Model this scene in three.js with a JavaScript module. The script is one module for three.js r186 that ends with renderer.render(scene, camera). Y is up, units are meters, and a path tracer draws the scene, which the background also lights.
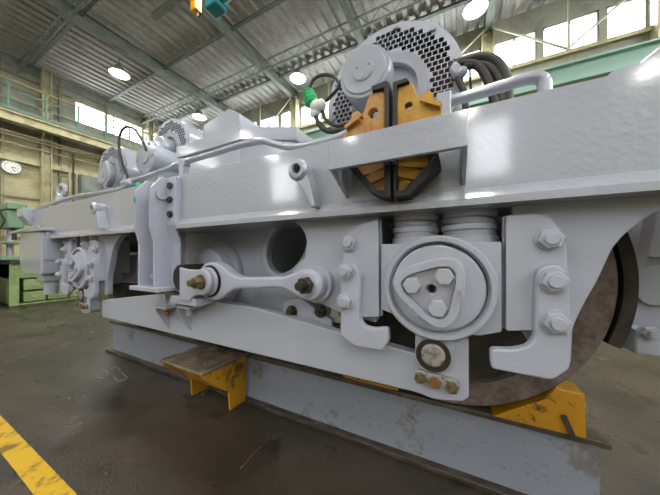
import * as THREE from 'three';
import { RoundedBoxGeometry } from 'three/addons/geometries/RoundedBoxGeometry.js';
import { mergeGeometries, toCreasedNormals } from 'three/addons/utils/BufferGeometryUtils.js';
import { RectAreaLightUniformsLib } from 'three/addons/lights/RectAreaLightUniformsLib.js';
import { FontLoader } from 'three/addons/loaders/FontLoader.js';
import { TextGeometry } from 'three/addons/geometries/TextGeometry.js';

// ------------------------------------------------------------------ camera, sky, light, exposure
RectAreaLightUniformsLib.init();
const scene = new THREE.Scene();
const F = 247, HORIZON = 255, YAW = 27 * Math.PI / 180, EYE = new THREE.Vector3(0, 0.98, 0.9);
const camera = new THREE.PerspectiveCamera(2 * Math.atan(247.5 / F) * 180 / Math.PI, 660 / 495, 0.02, 100);
camera.position.copy(EYE);
camera.rotation.set(0, YAW, 0);
camera.setViewOffset(660, 495, 0, 247.5 - HORIZON, 660, 495);
scene.add(camera);
const renderer = new THREE.WebGLRenderer();
renderer.toneMapping = THREE.LinearToneMapping;
renderer.toneMappingExposure = 1.55;
renderer.shadowMap.enabled = true;
scene.background = new THREE.Color(0.93, 0.96, 1.0);     // white overcast daylight
scene.backgroundIntensity = 10;
const LAMP_POWER = 58, LAMP_SIZE = 0.55;
const LAMP_COLOR = new THREE.Color(1.0, 0.97, 0.9);

// ------------------------------------------------------------------ helpers
let seed = 7;
const rnd = () => { seed = (seed * 1664525 + 1013904223) % 4294967296; return seed / 4294967296; };
const V = (x, y, z) => new THREE.Vector3(x, y, z);
const cosY = Math.cos(YAW), sinY = Math.sin(YAW);
// direction of a picture point, then the place where it meets an upright plane z, an upright plane x or a level plane y
function ray(px, py) { const u = (px - 330) / F; return V(u * cosY - sinY, (HORIZON - py) / F, -(cosY + u * sinY)); }
function onZ(px, py, z) { const d = ray(px, py), t = (z - EYE.z) / d.z; return V(EYE.x + d.x * t, EYE.y + d.y * t, z); }
function onX(px, py, x) { const d = ray(px, py), t = (x - EYE.x) / d.x; return V(x, EYE.y + d.y * t, EYE.z + d.z * t); }
function onY(px, py, y) { const d = ray(px, py), t = (y - EYE.y) / d.y; return V(EYE.x + d.x * t, y, EYE.z + d.z * t); }
const poly = (pts, z) => pts.map(([a, b]) => { const p = onZ(a, b, z); return [p.x, p.y]; });

const used = {};
function numbered(n) { used[n] = (used[n] ?? -1) + 1; return used[n] ? `${n}_${String(used[n]).padStart(3, '0')}` : n; }
const worldPos = new Map();
function metreUV(g) {
  const p = g.attributes.position, n = g.attributes.normal, uv = new Float32Array(p.count * 2);
  for (let i = 0; i < p.count; i++) {
    const ax = Math.abs(n.getX(i)), ay = Math.abs(n.getY(i)), az = Math.abs(n.getZ(i));
    const x = p.getX(i), y = p.getY(i), z = p.getZ(i);
    if (az >= ax && az >= ay) { uv[2 * i] = x; uv[2 * i + 1] = y; }
    else if (ax >= ay) { uv[2 * i] = z; uv[2 * i + 1] = y; }
    else { uv[2 * i] = x; uv[2 * i + 1] = z; }
  }
  g.setAttribute('uv', new THREE.BufferAttribute(uv, 2));
  return g;
}
function prep(list) {
  const a = (Array.isArray(list) ? list : [list]).map((g) => {
    let h = g.index ? g.toNonIndexed() : g;
    for (const k of Object.keys(h.attributes)) if (!['position', 'normal', 'uv'].includes(k)) h.deleteAttribute(k);
    if (!h.attributes.normal) h.computeVertexNormals();
    return metreUV(h);
  });
  return a.length === 1 ? a[0] : mergeGeometries(a);
}
function thing(name, label, category, pos, group) {
  const o = new THREE.Group(); o.name = numbered(name); o.position.copy(pos); scene.add(o);
  o.userData = { label, category }; if (group) o.userData.group = group;
  worldPos.set(o, pos.clone());
  return o;
}
function structure(name, pos = V(0, 0, 0)) {
  const o = new THREE.Group(); o.name = numbered(name); o.position.copy(pos); scene.add(o);
  o.userData = { kind: 'structure' }; worldPos.set(o, pos.clone());
  return o;
}
// geometry in world metres -> a named mesh under parent, its origin at `at` (or at the middle of its box)
function part(name, geos, mat, parent, label) {
  const g = prep(geos); g.computeBoundingBox();
  const c = g.boundingBox.getCenter(V(0, 0, 0)); g.translate(-c.x, -c.y, -c.z);
  return place(name, g, mat, parent, c, label);
}
function place(name, g, mat, parent, pos, label, rotZ = 0) {
  const m = new THREE.Mesh(g, mat); m.name = name; m.castShadow = m.receiveShadow = true;
  const w = worldPos.get(parent); m.position.copy(pos).sub(w); m.rotation.z = rotZ;
  worldPos.set(m, pos.clone()); parent.add(m);
  if (label) m.userData.label = label;
  return m;
}
// a thing that is one mesh
function single(name, geos, mat, label, category, group) {
  const g = prep(geos); g.computeBoundingBox();
  const b = g.boundingBox, c = b.getCenter(V(0, 0, 0)); c.y = b.min.y; g.translate(-c.x, -c.y, -c.z);
  const m = new THREE.Mesh(g, mat); m.name = numbered(name); m.castShadow = m.receiveShadow = true; m.position.copy(c);
  m.userData = { label, category }; if (group) m.userData.group = group;
  scene.add(m); worldPos.set(m, c.clone());
  return m;
}
function box(x0, x1, y0, y1, z0, z1, r = 0) {
  const w = Math.abs(x1 - x0), h = Math.abs(y1 - y0), d = Math.abs(z1 - z0);
  const g = r > 0 ? new RoundedBoxGeometry(w, h, d, 2, Math.min(r, w / 2.01, h / 2.01, d / 2.01)) : new THREE.BoxGeometry(w, h, d);
  return g.translate((x0 + x1) / 2, (y0 + y1) / 2, (z0 + z1) / 2);
}
function roundShape(pts, r = 0, Cls = THREE.Shape) {
  const s = new Cls(), n = pts.length;
  for (let i = 0; i < n; i++) {
    const p = pts[i], a = pts[(i + n - 1) % n], b = pts[(i + 1) % n], rr = p[2] ?? r;
    const la = Math.hypot(a[0] - p[0], a[1] - p[1]), lb = Math.hypot(b[0] - p[0], b[1] - p[1]);
    const ka = Math.min(rr / la, 0.49), kb = Math.min(rr / lb, 0.49);
    const A = [p[0] + (a[0] - p[0]) * ka, p[1] + (a[1] - p[1]) * ka], B = [p[0] + (b[0] - p[0]) * kb, p[1] + (b[1] - p[1]) * kb];
    if (i === 0) s.moveTo(A[0], A[1]); else s.lineTo(A[0], A[1]);
    if (rr > 0) s.quadraticCurveTo(p[0], p[1], B[0], B[1]);
  }
  s.closePath();
  return s;
}
// outline in the x-y plane, front face at zf, going back by d
function ext(pts, zf, d, { r = 0, bevel = 0.003, holes = [], seg = 6 } = {}) {
  const s = pts instanceof THREE.Shape ? pts : roundShape(pts, r);
  for (const h of holes) s.holes.push(h);
  const b = Math.min(bevel, d / 2.2);
  const g = new THREE.ExtrudeGeometry(s, { depth: d - 2 * b, bevelEnabled: b > 0, bevelSize: b, bevelThickness: b, bevelOffset: -b, bevelSegments: 2, curveSegments: seg });
  return g.translate(0, 0, zf - d + b);
}
const hole = (x, y, r, n = 24) => { const p = new THREE.Path(); p.absarc(x, y, r, 0, Math.PI * 2, true); return p; };
const disc = (x, y, r) => { const p = new THREE.Shape(); p.absarc(x, y, r, 0, Math.PI * 2, false); return p; };
// outline in the z-y plane extruded along x from x0 to x1 ; pts are [z, y]
function extX(pts, x0, x1, bevel = 0.003, r = 0) {
  const g = ext(pts.map(([z, y, q]) => [-z, y, q]), 0, x1 - x0, { bevel, r });   // local x = -z
  g.rotateY(Math.PI / 2);                 // local z -> x, local x -> -z
  return g.translate(x1, 0, 0);
}
// outline in the x-z plane, top at y1, going down by d ; pts are [x, z]
function extY(pts, y1, d, bevel = 0.003, r = 0) {
  const g = ext(pts.map(([x, z, q]) => [x, -z, q]), 0, d, { bevel, r });
  g.rotateX(-Math.PI / 2);
  return g.translate(0, y1, 0);
}
function cylZ(x, y, z0, z1, r, r2 = r, n = 40) { return new THREE.CylinderGeometry(r2, r, Math.abs(z1 - z0), n).rotateX(Math.PI / 2).translate(x, y, (z0 + z1) / 2); }
function cylY(x, z, y0, y1, r, r2 = r, n = 24) { return new THREE.CylinderGeometry(r2, r, y1 - y0, n).translate(x, (y0 + y1) / 2, z); }
function cylX(y, z, x0, x1, r, n = 24) { return new THREE.CylinderGeometry(r, r, x1 - x0, n).rotateZ(Math.PI / 2).translate((x0 + x1) / 2, y, z); }
// profile [[radius, z], ...] turned about the z axis through (x, y)
function latheZ(x, y, prof, n = 48) {
  const g = new THREE.LatheGeometry(prof.map(([r, z]) => new THREE.Vector2(Math.max(r, 1e-4), z)), n);
  return toCreasedNormals(g.rotateX(Math.PI / 2).translate(x, y, 0), 0.6);
}
function latheY(x, z, prof, n = 32) {
  const g = new THREE.LatheGeometry(prof.map(([r, y]) => new THREE.Vector2(Math.max(r, 1e-4), y)), n);
  return toCreasedNormals(g.translate(x, 0, z), 0.6);
}
function tube(pts, r, n = 48, sides = 10, tension = 0.5) {
  const c = new THREE.CatmullRomCurve3(pts, false, 'catmullrom', tension);
  const e = [pts[0], pts[pts.length - 1]].map((p) => new THREE.SphereGeometry(r, sides, 6).translate(p.x, p.y, p.z));
  return [new THREE.TubeGeometry(c, n, r, sides, false), ...e];
}
function bar(a, b, w, h = w) {     // straight bar of box section from a to b
  const d = b.clone().sub(a), L = d.length();
  const g = new THREE.BoxGeometry(w, h, L);
  const q = new THREE.Quaternion(), up = Math.abs(d.y) > 0.999 * L ? V(1, 0, 0) : V(0, 1, 0);
  const m = new THREE.Matrix4().lookAt(b, a, up); q.setFromRotationMatrix(m);
  return g.applyQuaternion(q).translate((a.x + b.x) / 2, (a.y + b.y) / 2, (a.z + b.z) / 2);
}
// hexagon bolt pointing to +z, its seat at z = 0
function hexBolt(r, h, { washer = 0, stud = 0, studR = r * 0.55 } = {}) {
  const l = []; let z = 0;
  if (washer) { l.push(cylZ(0, 0, 0, 0.006, washer, washer, 28)); z = 0.006; }
  const pts = []; for (let i = 0; i < 6; i++) pts.push([r * Math.cos(i * Math.PI / 3 + 0.2), r * Math.sin(i * Math.PI / 3 + 0.2)]);
  l.push(ext(pts, z + h, h, { bevel: r * 0.12 }));
  if (stud) l.push(cylZ(0, 0, z + h, z + h + stud, studR, studR * 0.85, 20));
  return prep(l);
}

// ------------------------------------------------------------------ procedural materials
function lattice(n, s) { let q = s; const a = new Float32Array(n * n); for (let i = 0; i < n * n; i++) { q = (q * 1664525 + 1013904223) % 4294967296; a[i] = q / 4294967296; } return a; }
function noiser(n, s) {           // periodic value noise on the unit square
  const a = lattice(n, s), sm = (t) => t * t * (3 - 2 * t);
  return (u, v) => {
    const x = (((u % 1) + 1) % 1) * n, y = (((v % 1) + 1) % 1) * n, i = Math.floor(x) % n, j = Math.floor(y) % n, fx = sm(x - Math.floor(x)), fy = sm(y - Math.floor(y));
    const i1 = (i + 1) % n, j1 = (j + 1) % n;
    return (a[j * n + i] * (1 - fx) + a[j * n + i1] * fx) * (1 - fy) + (a[j1 * n + i] * (1 - fx) + a[j1 * n + i1] * fx) * fy;
  };
}
function texture(size, metres, srgb, fn) {
  const d = new Uint8Array(size * size * 4);
  for (let j = 0; j < size; j++) for (let i = 0; i < size; i++) {
    const c = fn(i / size, j / size), k = (j * size + i) * 4;
    for (let q = 0; q < 3; q++) d[k + q] = Math.max(0, Math.min(255, (Array.isArray(c) ? c[q] : c) * 255));
    d[k + 3] = 255;
  }
  const t = new THREE.DataTexture(d, size, size); t.wrapS = t.wrapT = THREE.RepeatWrapping; t.magFilter = THREE.LinearFilter; t.minFilter = THREE.LinearMipmapLinearFilter; t.generateMipmaps = true;
  if (srgb) t.colorSpace = THREE.SRGBColorSpace;
  t.repeat.set(1 / metres, 1 / metres); t.needsUpdate = true;
  return t;
}
const n8 = noiser(8, 11), n16 = noiser(16, 23), n32 = noiser(32, 5), n64 = noiser(64, 99), n128 = noiser(128, 31), n256 = noiser(256, 77);
const clamp = (x) => Math.max(0, Math.min(1, x));
const ramp = (x, a, b) => clamp((x - a) / (b - a));
// brushed-on enamel: lumpy relief
const paintBump = texture(512, 0.8, false, (u, v) => 0.35 * n16(u, v) + 0.4 * n64(u, v) + 0.25 * n128(u, v));
const fineBump = texture(512, 0.5, false, (u, v) => 0.4 * n32(u, v) + 0.6 * n128(u, v));
const mottled = (a, b, metres, lo = 0.35, hi = 0.75) => texture(512, metres, true, (u, v) => { const t = ramp(0.5 * n8(u, v) + 0.3 * n32(u, v) + 0.2 * n128(u, v), lo, hi); return a.map((x, i) => x + (b[i] - x) * t); });
const M = {};
M.paint = new THREE.MeshPhysicalMaterial({ color: 0x999eaa, roughness: 0.38, bumpMap: paintBump, bumpScale: 0.0017, clearcoat: 1.0, clearcoatRoughness: 0.1 });
M.paintFlat = new THREE.MeshPhysicalMaterial({ color: 0xa0a4b2, roughness: 0.45, bumpMap: fineBump, bumpScale: 0.0005, clearcoat: 0.35, clearcoatRoughness: 0.25 });
M.rubber = new THREE.MeshStandardMaterial({ color: 0x17171a, roughness: 0.55, bumpMap: fineBump, bumpScale: 0.001 });
M.black = new THREE.MeshStandardMaterial({ color: 0x0d0d10, roughness: 0.8 });
M.hose = new THREE.MeshStandardMaterial({ color: 0x2b2926, roughness: 0.5 });
M.orange = new THREE.MeshStandardMaterial({ map: mottled([0.74, 0.57, 0.16], [0.66, 0.47, 0.15], 0.35), roughness: 0.5, bumpMap: fineBump, bumpScale: 0.0008 });
M.orangeWorn = new THREE.MeshStandardMaterial({ map: mottled([0.74, 0.57, 0.34], [0.66, 0.45, 0.20], 0.3), roughness: 0.6, bumpMap: fineBump, bumpScale: 0.001 });
M.wheel = new THREE.MeshStandardMaterial({ map: mottled([0.47, 0.43, 0.41], [0.33, 0.28, 0.26], 0.5), roughness: 0.6, metalness: 0.3, bumpMap: fineBump, bumpScale: 0.0008 });
M.wheelWeb = new THREE.MeshStandardMaterial({ map: mottled([0.21, 0.18, 0.16], [0.13, 0.11, 0.10], 0.4), roughness: 0.75, bumpMap: fineBump, bumpScale: 0.001 });
M.oilSteel = new THREE.MeshStandardMaterial({ color: 0x4a443b, roughness: 0.4, metalness: 0.7 });
M.nut = new THREE.MeshStandardMaterial({ map: mottled([0.55, 0.50, 0.38], [0.34, 0.29, 0.20], 0.06), roughness: 0.35, metalness: 0.75 });
M.bright = new THREE.MeshStandardMaterial({ color: 0xb4b5c6, roughness: 0.3, metalness: 0.45 });
M.rustPlate = new THREE.MeshStandardMaterial({ map: mottled([0.62, 0.62, 0.63], [0.44, 0.37, 0.32], 0.1, 0.45, 0.75), roughness: 0.5, metalness: 0.4 });
M.stator = new THREE.MeshStandardMaterial({ color: 0x5c4038, roughness: 0.8 });
M.rust = new THREE.MeshStandardMaterial({ color: 0x7d5a35, roughness: 0.6, metalness: 0.4 });
M.green = new THREE.MeshStandardMaterial({ color: 0x12a05c, roughness: 0.4 });
M.white = new THREE.MeshStandardMaterial({ color: 0xd9dad8, roughness: 0.5 });
M.stand = new THREE.MeshStandardMaterial({ map: texture(512, 1.6, true, (u, v) => { const a = ramp(0.5 * n8(u, v) + 0.3 * n32(u, v) + 0.2 * n128(u, v), 0.56, 0.72) * 0.55, s = ramp(n64(u * 0.5, v * 4) * 0.6 + n256(u, v) * 0.4, 0.72, 0.82) * 0.35; const t = clamp(a + s); return [0.50 - 0.14 * t, 0.52 - 0.20 * t, 0.57 - 0.30 * t]; }), roughness: 0.42, bumpMap: fineBump, bumpScale: 0.0006 });
M.flange = new THREE.MeshStandardMaterial({ map: mottled([0.27, 0.24, 0.21], [0.38, 0.35, 0.32], 0.7), roughness: 0.4, metalness: 0.45, bumpMap: fineBump, bumpScale: 0.0008 });
M.yellow = new THREE.MeshStandardMaterial({ map: texture(512, 0.7, true, (u, v) => { const t = ramp(0.5 * n8(u, v) + 0.3 * n32(u, v) + 0.2 * n128(u, v), 0.6, 0.84); return [0.68 - 0.42 * t, 0.49 - 0.31 * t, 0.07 + 0.05 * t]; }), roughness: 0.45, bumpMap: fineBump, bumpScale: 0.001 });
M.wornPlate = new THREE.MeshStandardMaterial({ map: mottled([0.42, 0.37, 0.32], [0.60, 0.54, 0.47], 0.5), roughness: 0.22, metalness: 0.3, bumpMap: fineBump, bumpScale: 0.0008 });
M.floor = new THREE.MeshStandardMaterial({
  map: texture(1024, 3.7, true, (u, v) => {
    const a = 0.4 * n8(u, v) + 0.3 * n16(u, v) + 0.2 * n64(u, v) + 0.1 * n256(u, v), st = ramp(n16(u + 0.3, v + 0.1) * 0.6 + n64(u, v) * 0.4, 0.58, 0.75), sp = n256(u * 1.0, v) > 0.985 ? 0.22 : 0;
    const s = 0.222 + 0.13 * (a - 0.5) - 0.09 * st + sp; return [s * 1.04, s * 0.92, s * 0.77];
  }), roughness: 0.42, roughnessMap: texture(512, 2.9, false, (u, v) => 0.55 + 0.45 * (0.6 * n16(u, v) + 0.4 * n64(u, v))), bumpMap: fineBump, bumpScale: 0.0012
});
M.line = new THREE.MeshStandardMaterial({ map: mottled([0.78, 0.62, 0.06], [0.46, 0.37, 0.10], 0.6, 0.5, 0.72), roughness: 0.55 });
M.chalk = new THREE.MeshStandardMaterial({ color: 0x9a988e, roughness: 0.9 });
M.cream = new THREE.MeshStandardMaterial({ map: mottled([0.72, 0.70, 0.56], [0.63, 0.61, 0.47], 2.4), roughness: 0.7 });
M.creamTrim = new THREE.MeshStandardMaterial({ map: mottled([0.73, 0.71, 0.57], [0.60, 0.57, 0.44], 1.4), roughness: 0.6 });
M.greyWall = new THREE.MeshStandardMaterial({ map: mottled([0.60, 0.60, 0.54], [0.52, 0.52, 0.46], 2.4), roughness: 0.75 });
M.brace = new THREE.MeshStandardMaterial({ color: 0xa9a890, roughness: 0.6 });
M.brownGirt = new THREE.MeshStandardMaterial({ color: 0x7a735c, roughness: 0.7 });
M.roof = new THREE.MeshStandardMaterial({ map: mottled([0.70, 0.70, 0.69], [0.60, 0.59, 0.57], 3.0), roughness: 0.7 });
M.steelGrey = new THREE.MeshStandardMaterial({ map: mottled([0.50, 0.53, 0.50], [0.42, 0.45, 0.42], 1.5), roughness: 0.6 });
M.teal = new THREE.MeshStandardMaterial({ color: 0x86a496, roughness: 0.5 });
M.rail = new THREE.MeshStandardMaterial({ color: 0x587f70, roughness: 0.5 });
M.railTop = new THREE.MeshStandardMaterial({ color: 0x9a8a5a, roughness: 0.5 });
M.benchGreen = new THREE.MeshStandardMaterial({ map: mottled([0.53, 0.60, 0.40], [0.44, 0.51, 0.32], 0.9), roughness: 0.55 });
M.machineGreen = new THREE.MeshStandardMaterial({ color: 0x6c8c70, roughness: 0.45 });
M.darkMetal = new THREE.MeshStandardMaterial({ color: 0x3a3630, roughness: 0.6, metalness: 0.3 });
M.hoistTeal = new THREE.MeshStandardMaterial({ color: 0x1f7d86, roughness: 0.4 });
M.hoistYellow = new THREE.MeshStandardMaterial({ color: 0xe2a21a, roughness: 0.4 });
M.blue = new THREE.MeshStandardMaterial({ color: 0x2f6fb5, roughness: 0.5 });
M.frameMetal = new THREE.MeshStandardMaterial({ color: 0x8f938c, roughness: 0.5, metalness: 0.3 });
M.glass = new THREE.MeshPhysicalMaterial({ color: 0xffffff, transmission: 1, thickness: 0, roughness: 0.05, ior: 1.45 });
M.lamp = new THREE.MeshStandardMaterial({ color: 0x222222, emissive: new THREE.Color(1, 0.98, 0.92), emissiveIntensity: 9 });
M.clockFace = (() => {
  const c = document.createElement('canvas'); c.width = c.height = 256; const x = c.getContext('2d');
  x.fillStyle = '#eceee8'; x.fillRect(0, 0, 256, 256); x.translate(128, 128); x.fillStyle = '#222'; x.strokeStyle = '#222'; x.font = 'bold 34px sans-serif'; x.textAlign = 'center'; x.textBaseline = 'middle';
  for (let i = 1; i <= 12; i++) { const a = i * Math.PI / 6; x.fillText(String(i), 92 * Math.sin(a), -92 * Math.cos(a)); }
  const t = new THREE.CanvasTexture(c); t.colorSpace = THREE.SRGBColorSpace; return new THREE.MeshStandardMaterial({ map: t, roughness: 0.4 });
})();

// ------------------------------------------------------------------ the hall
const XL = -14, XR = 8, ZB = -8, ZF = 13, ROOF = 8.0, WIN0 = 6.5, WIN1 = 7.38, COL0 = 0.85, PITCH = 3.5;
{
  const fl = structure('floor');
  part('floor_slab', box(XL - 0.3, XR + 0.3, -0.25, 0, ZB - 0.3, ZF + 0.3), M.floor, fl);
  part('painted_line', box(XL + 2, 4, 0.0, 0.002, 0.47, 0.55), M.line, fl, 'yellow line painted on the floor');
  const ch = (pts) => part('chalk_mark', tube(pts.map(([a, b]) => { const p = onY(a, b, 0.0005); return p; }), 0.0022, 40, 5), M.chalk, fl, 'white chalk scribble');
  ch([[96, 372], [103, 369], [108, 374], [103, 378], [97, 377]]);
  ch([[110, 369], [117, 367], [120, 372], [114, 376], [119, 381], [127, 378], [122, 373]]);
  part('red_chalk_mark', tube([onY(241, 468, 0.0005), onY(257, 450, 0.0005), onY(262, 446, 0.0005)], 0.002, 12, 5), new THREE.MeshStandardMaterial({ color: 0x7a3a2c, roughness: 0.9 }), fl, 'reddish line drawn on the concrete');
}
const colXs = []; for (let k = -3; k <= 2; k++) colXs.push(COL0 + k * PITCH);
{ // roof: corrugated sheets between rafters
  const c = structure('ceiling');
  const edges = [XL - 0.3, ...colXs, XR + 0.3];
  for (let e = 0; e + 1 < edges.length; e++) {
    const x0 = edges[e], x1 = edges[e + 1], pts = [], n = Math.round((x1 - x0) / 0.32), p = (x1 - x0) / n;
    for (let i = 0; i < n; i++) { const a = x0 + i * p; pts.push([a, ROOF], [a + p * 0.3, ROOF], [a + p * 0.42, ROOF + 0.07], [a + p * 0.88, ROOF + 0.07]); }
    pts.push([x1, ROOF], [x1, ROOF + 0.25], [x0, ROOF + 0.25]);
    part('roof_sheet', ext(pts, ZF + 0.3, ZF - ZB + 0.6, { bevel: 0 }), M.roof, c);
  }
  for (const x of colXs) part('rafter', [box(x - 0.09, x + 0.09, ROOF - 0.02, ROOF, ZB, ZF), box(x - 0.012, x + 0.012, ROOF - 0.36, ROOF, ZB, ZF), box(x - 0.09, x + 0.09, ROOF - 0.38, ROOF - 0.36, ZB, ZF)], M.steelGrey, c);
  for (let z = ZB + 1.2; z < ZF; z += 2.3) part('purlin', [box(XL, XR, ROOF - 0.13, ROOF - 0.005, z - 0.02, z + 0.02), box(XL, XR, ROOF - 0.13, ROOF - 0.115, z, z + 0.07)], M.steelGrey, c);
  for (const z of [-5.8, -1.9]) {
    const l = [bar(V(XL, ROOF - 0.5, z), V(XR, ROOF - 0.5, z), 0.04), bar(V(XL, ROOF - 0.18, z), V(XR, ROOF - 0.18, z), 0.04)];
    for (let x = XL, k = 0; x < XR - 0.3; x += 0.32, k++) l.push(bar(V(x, ROOF - (k % 2 ? 0.5 : 0.18), z), V(x + 0.32, ROOF - (k % 2 ? 0.18 : 0.5), z), 0.018));
    part('lattice_truss', l, M.steelGrey, c);
  }
}
// walls: each a lower skin, an upper skin, posts and girts; windows are set between
let winNo = 0;
function windowUnit(axis, at, a0, a1, panes, W0 = WIN0, W1 = WIN1) {
  const w = structure(`window_${++winNo}`, axis === 'x' ? V(at, W0, (a0 + a1) / 2) : V((a0 + a1) / 2, W0, at));
  const B = (p0, p1, y0, y1, t0, t1) => axis === 'x' ? box(at + t0, at + t1, y0, y1, p0, p1) : box(p0, p1, y0, y1, at + t0, at + t1);
  const f = 0.04;
  part('window_frame', [B(a0, a1, W0, W0 + f, -0.05, 0.05), B(a0, a1, W1 - f, W1, -0.05, 0.05), B(a0, a0 + f, W0, W1, -0.05, 0.05), B(a1 - f, a1, W0, W1, -0.05, 0.05)], M.frameMetal, w);
  for (let i = 0; i < panes; i++) {
    const p0 = a0 + f + (a1 - a0 - 2 * f) * i / panes, p1 = a0 + f + (a1 - a0 - 2 * f) * (i + 1) / panes;
    part('pane', B(p0, p1, W0 + f, W1 - f, -0.002, 0.002), M.glass, w);
    if (i) part('mullion', B(p0 - 0.02, p0 + 0.02, W0 + f, W1 - f, -0.04, 0.04), M.frameMetal, w);
  }
}
const T = 0.2;
{ // left wall (x = XL)
  const w = structure('wall_left', V(XL, 0, 0));
  const spans = [[-3.4, -6.02, 2], [-6.16, -7.9, 1]];
  spans.push([6.4, 3.8, 2], [9.6, 7.0, 2]);
  spans.sort((a, b) => b[0] - a[0]);
  part('upper_panel', box(XL - T, XL, WIN1, ROOF, ZB, ZF), M.greyWall, w);
  let z = ZF;
  for (const [s, e] of spans) { if (z - s > 0.01) part('window_pier', box(XL - T, XL, WIN0, WIN1, s, z), M.greyWall, w); windowUnit('x', XL - 0.08, e, s, Math.round((s - e) / 1.3)); z = e; }
  if (z > ZB + 0.001) part('window_pier', box(XL - T, XL, WIN0, WIN1, ZB, z), M.greyWall, w);
  part('upper_panel', box(XL - T, XL, 5.4, WIN0, ZB, ZF), M.greyWall, w);
  // lower boarding in broad panels
  for (let zz = ZB; zz < ZF - 0.01; zz += 1.6) for (const [y0, y1] of [[0, 1.6], [1.6, 3.05], [3.05, 4.2], [4.2, 5.4]]) part('wall_panel', box(XL - T, XL + (rnd() - 0.5) * 0.01, y0 + 0.012, y1 - 0.012, zz + 0.01, Math.min(zz + 1.59, ZF)), M.cream, w);
  for (let zz = ZB + 0.7; zz < ZF; zz += 1.45) part('wall_post', box(XL - 0.02, XL + 0.09, 0, ROOF - 0.1, zz - 0.035, zz + 0.035), M.brownGirt, w);
  for (const y of [1.6, 3.05, 4.95]) part('wall_girt', box(XL - 0.02, XL + 0.06, y - 0.03, y + 0.03, ZB, ZF), M.brownGirt, w);
  part('wall_girt', [box(XL, XL + 0.16, 4.32, 4.46, ZB, ZF), box(XL, XL + 0.2, 4.28, 4.31, ZB, ZF)], M.creamTrim, w);
  for (const y of [6.9, 7.4]) part('wall_girt', box(XL - 0.02, XL + 0.05, y - 0.025, y + 0.025, -3.3, 2), M.brownGirt, w);
  for (const zc of [-6.1, -2.55, 1.0, 4.5]) part('column', [box(XL + 0.02, XL + 0.32, 0, ROOF - 0.05, zc - 0.13, zc - 0.1), box(XL + 0.02, XL + 0.32, 0, ROOF - 0.05, zc + 0.1, zc + 0.13), box(XL + 0.15, XL + 0.19, 0, ROOF - 0.05, zc - 0.1, zc + 0.1)], M.creamTrim, w);
  part('eave_beam', box(XL, XL + 0.06, ROOF - 0.35, ROOF, ZB, ZF), M.steelGrey, w);
}
{ // back wall (z = ZB)
  const w = structure('wall_back', V(0, 0, ZB));
  part('upper_panel', box(XL - T, XR + T, WIN1, ROOF, ZB - T, ZB), M.greyWall, w);
  part('upper_panel', box(XL - T, XR + T, 5.4, WIN0, ZB - T, ZB), M.greyWall, w);
  for (let x = XL; x < XR - 0.1; x += 1.75) for (const [y0, y1] of [[0, 1.8], [1.8, 3.6], [3.6, 5.4]]) part('wall_panel', box(x + 0.01, x + 1.74, y0 + 0.012, y1 - 0.012, ZB - T, ZB + (rnd() - 0.5) * 0.01), M.cream, w);
  let x = XL - T;
  for (let k = -5; k <= 2; k++) for (const [s, e] of [[0.16, 1.2], [1.32, 2.48], [2.6, 3.34]]) {
    const a = COL0 + k * PITCH + s, b = COL0 + k * PITCH + e; if (a < XL + 0.1 || b > XR) continue;
    part('window_pier', box(x, a, WIN0, WIN1, ZB - T, ZB), M.greyWall, w); windowUnit('z', ZB - 0.08, a, b, e - s > 0.9 ? 2 : 1); x = b;
  }
  part('window_pier', box(x, XR + T, WIN0, WIN1, ZB - T, ZB), M.greyWall, w);
  for (const c of colXs) {
    part('column', [box(c - 0.15, c - 0.12, 0, ROOF - 0.3, ZB + 0.02, ZB + 0.3), box(c + 0.12, c + 0.15, 0, ROOF - 0.3, ZB + 0.02, ZB + 0.3), box(c - 0.12, c + 0.12, 0, ROOF - 0.3, ZB + 0.14, ZB + 0.18)], M.creamTrim, w);
    part('diagonal_brace', bar(V(c, 7.7, ZB + 0.34), V(c + PITCH / 2, 6.36, ZB + 0.34), 0.045), M.brace, w);
    part('diagonal_brace', bar(V(c + PITCH, 7.7, ZB + 0.34), V(c + PITCH / 2, 6.36, ZB + 0.34), 0.045), M.brace, w);
    part('hanger_rod', bar(V(c + PITCH / 2, 6.3, ZB + 0.38), V(c + PITCH / 2, ROOF, ZB + 0.38), 0.035), M.brace, w);
  }
  part('wall_girt', box(XL, XR, WIN0 - 0.12, WIN0 - 0.02, ZB, ZB + 0.12), M.creamTrim, w);
  part('wall_girt', box(XL, XR, 6.05, 6.12, ZB, ZB + 0.1), M.brownGirt, w);
  part('crane_runway_beam', [box(XL, XR, 5.3, 5.33, ZB + 0.42, ZB + 0.72), box(XL, XR, 5.33, 5.75, ZB + 0.56, ZB + 0.6), box(XL, XR, 5.75, 5.79, ZB + 0.42, ZB + 0.72), box(XL, XR, 5.79, 5.86, ZB + 0.55, ZB + 0.61)], M.teal, w, 'pale teal runway beam of the crane');
}
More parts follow.
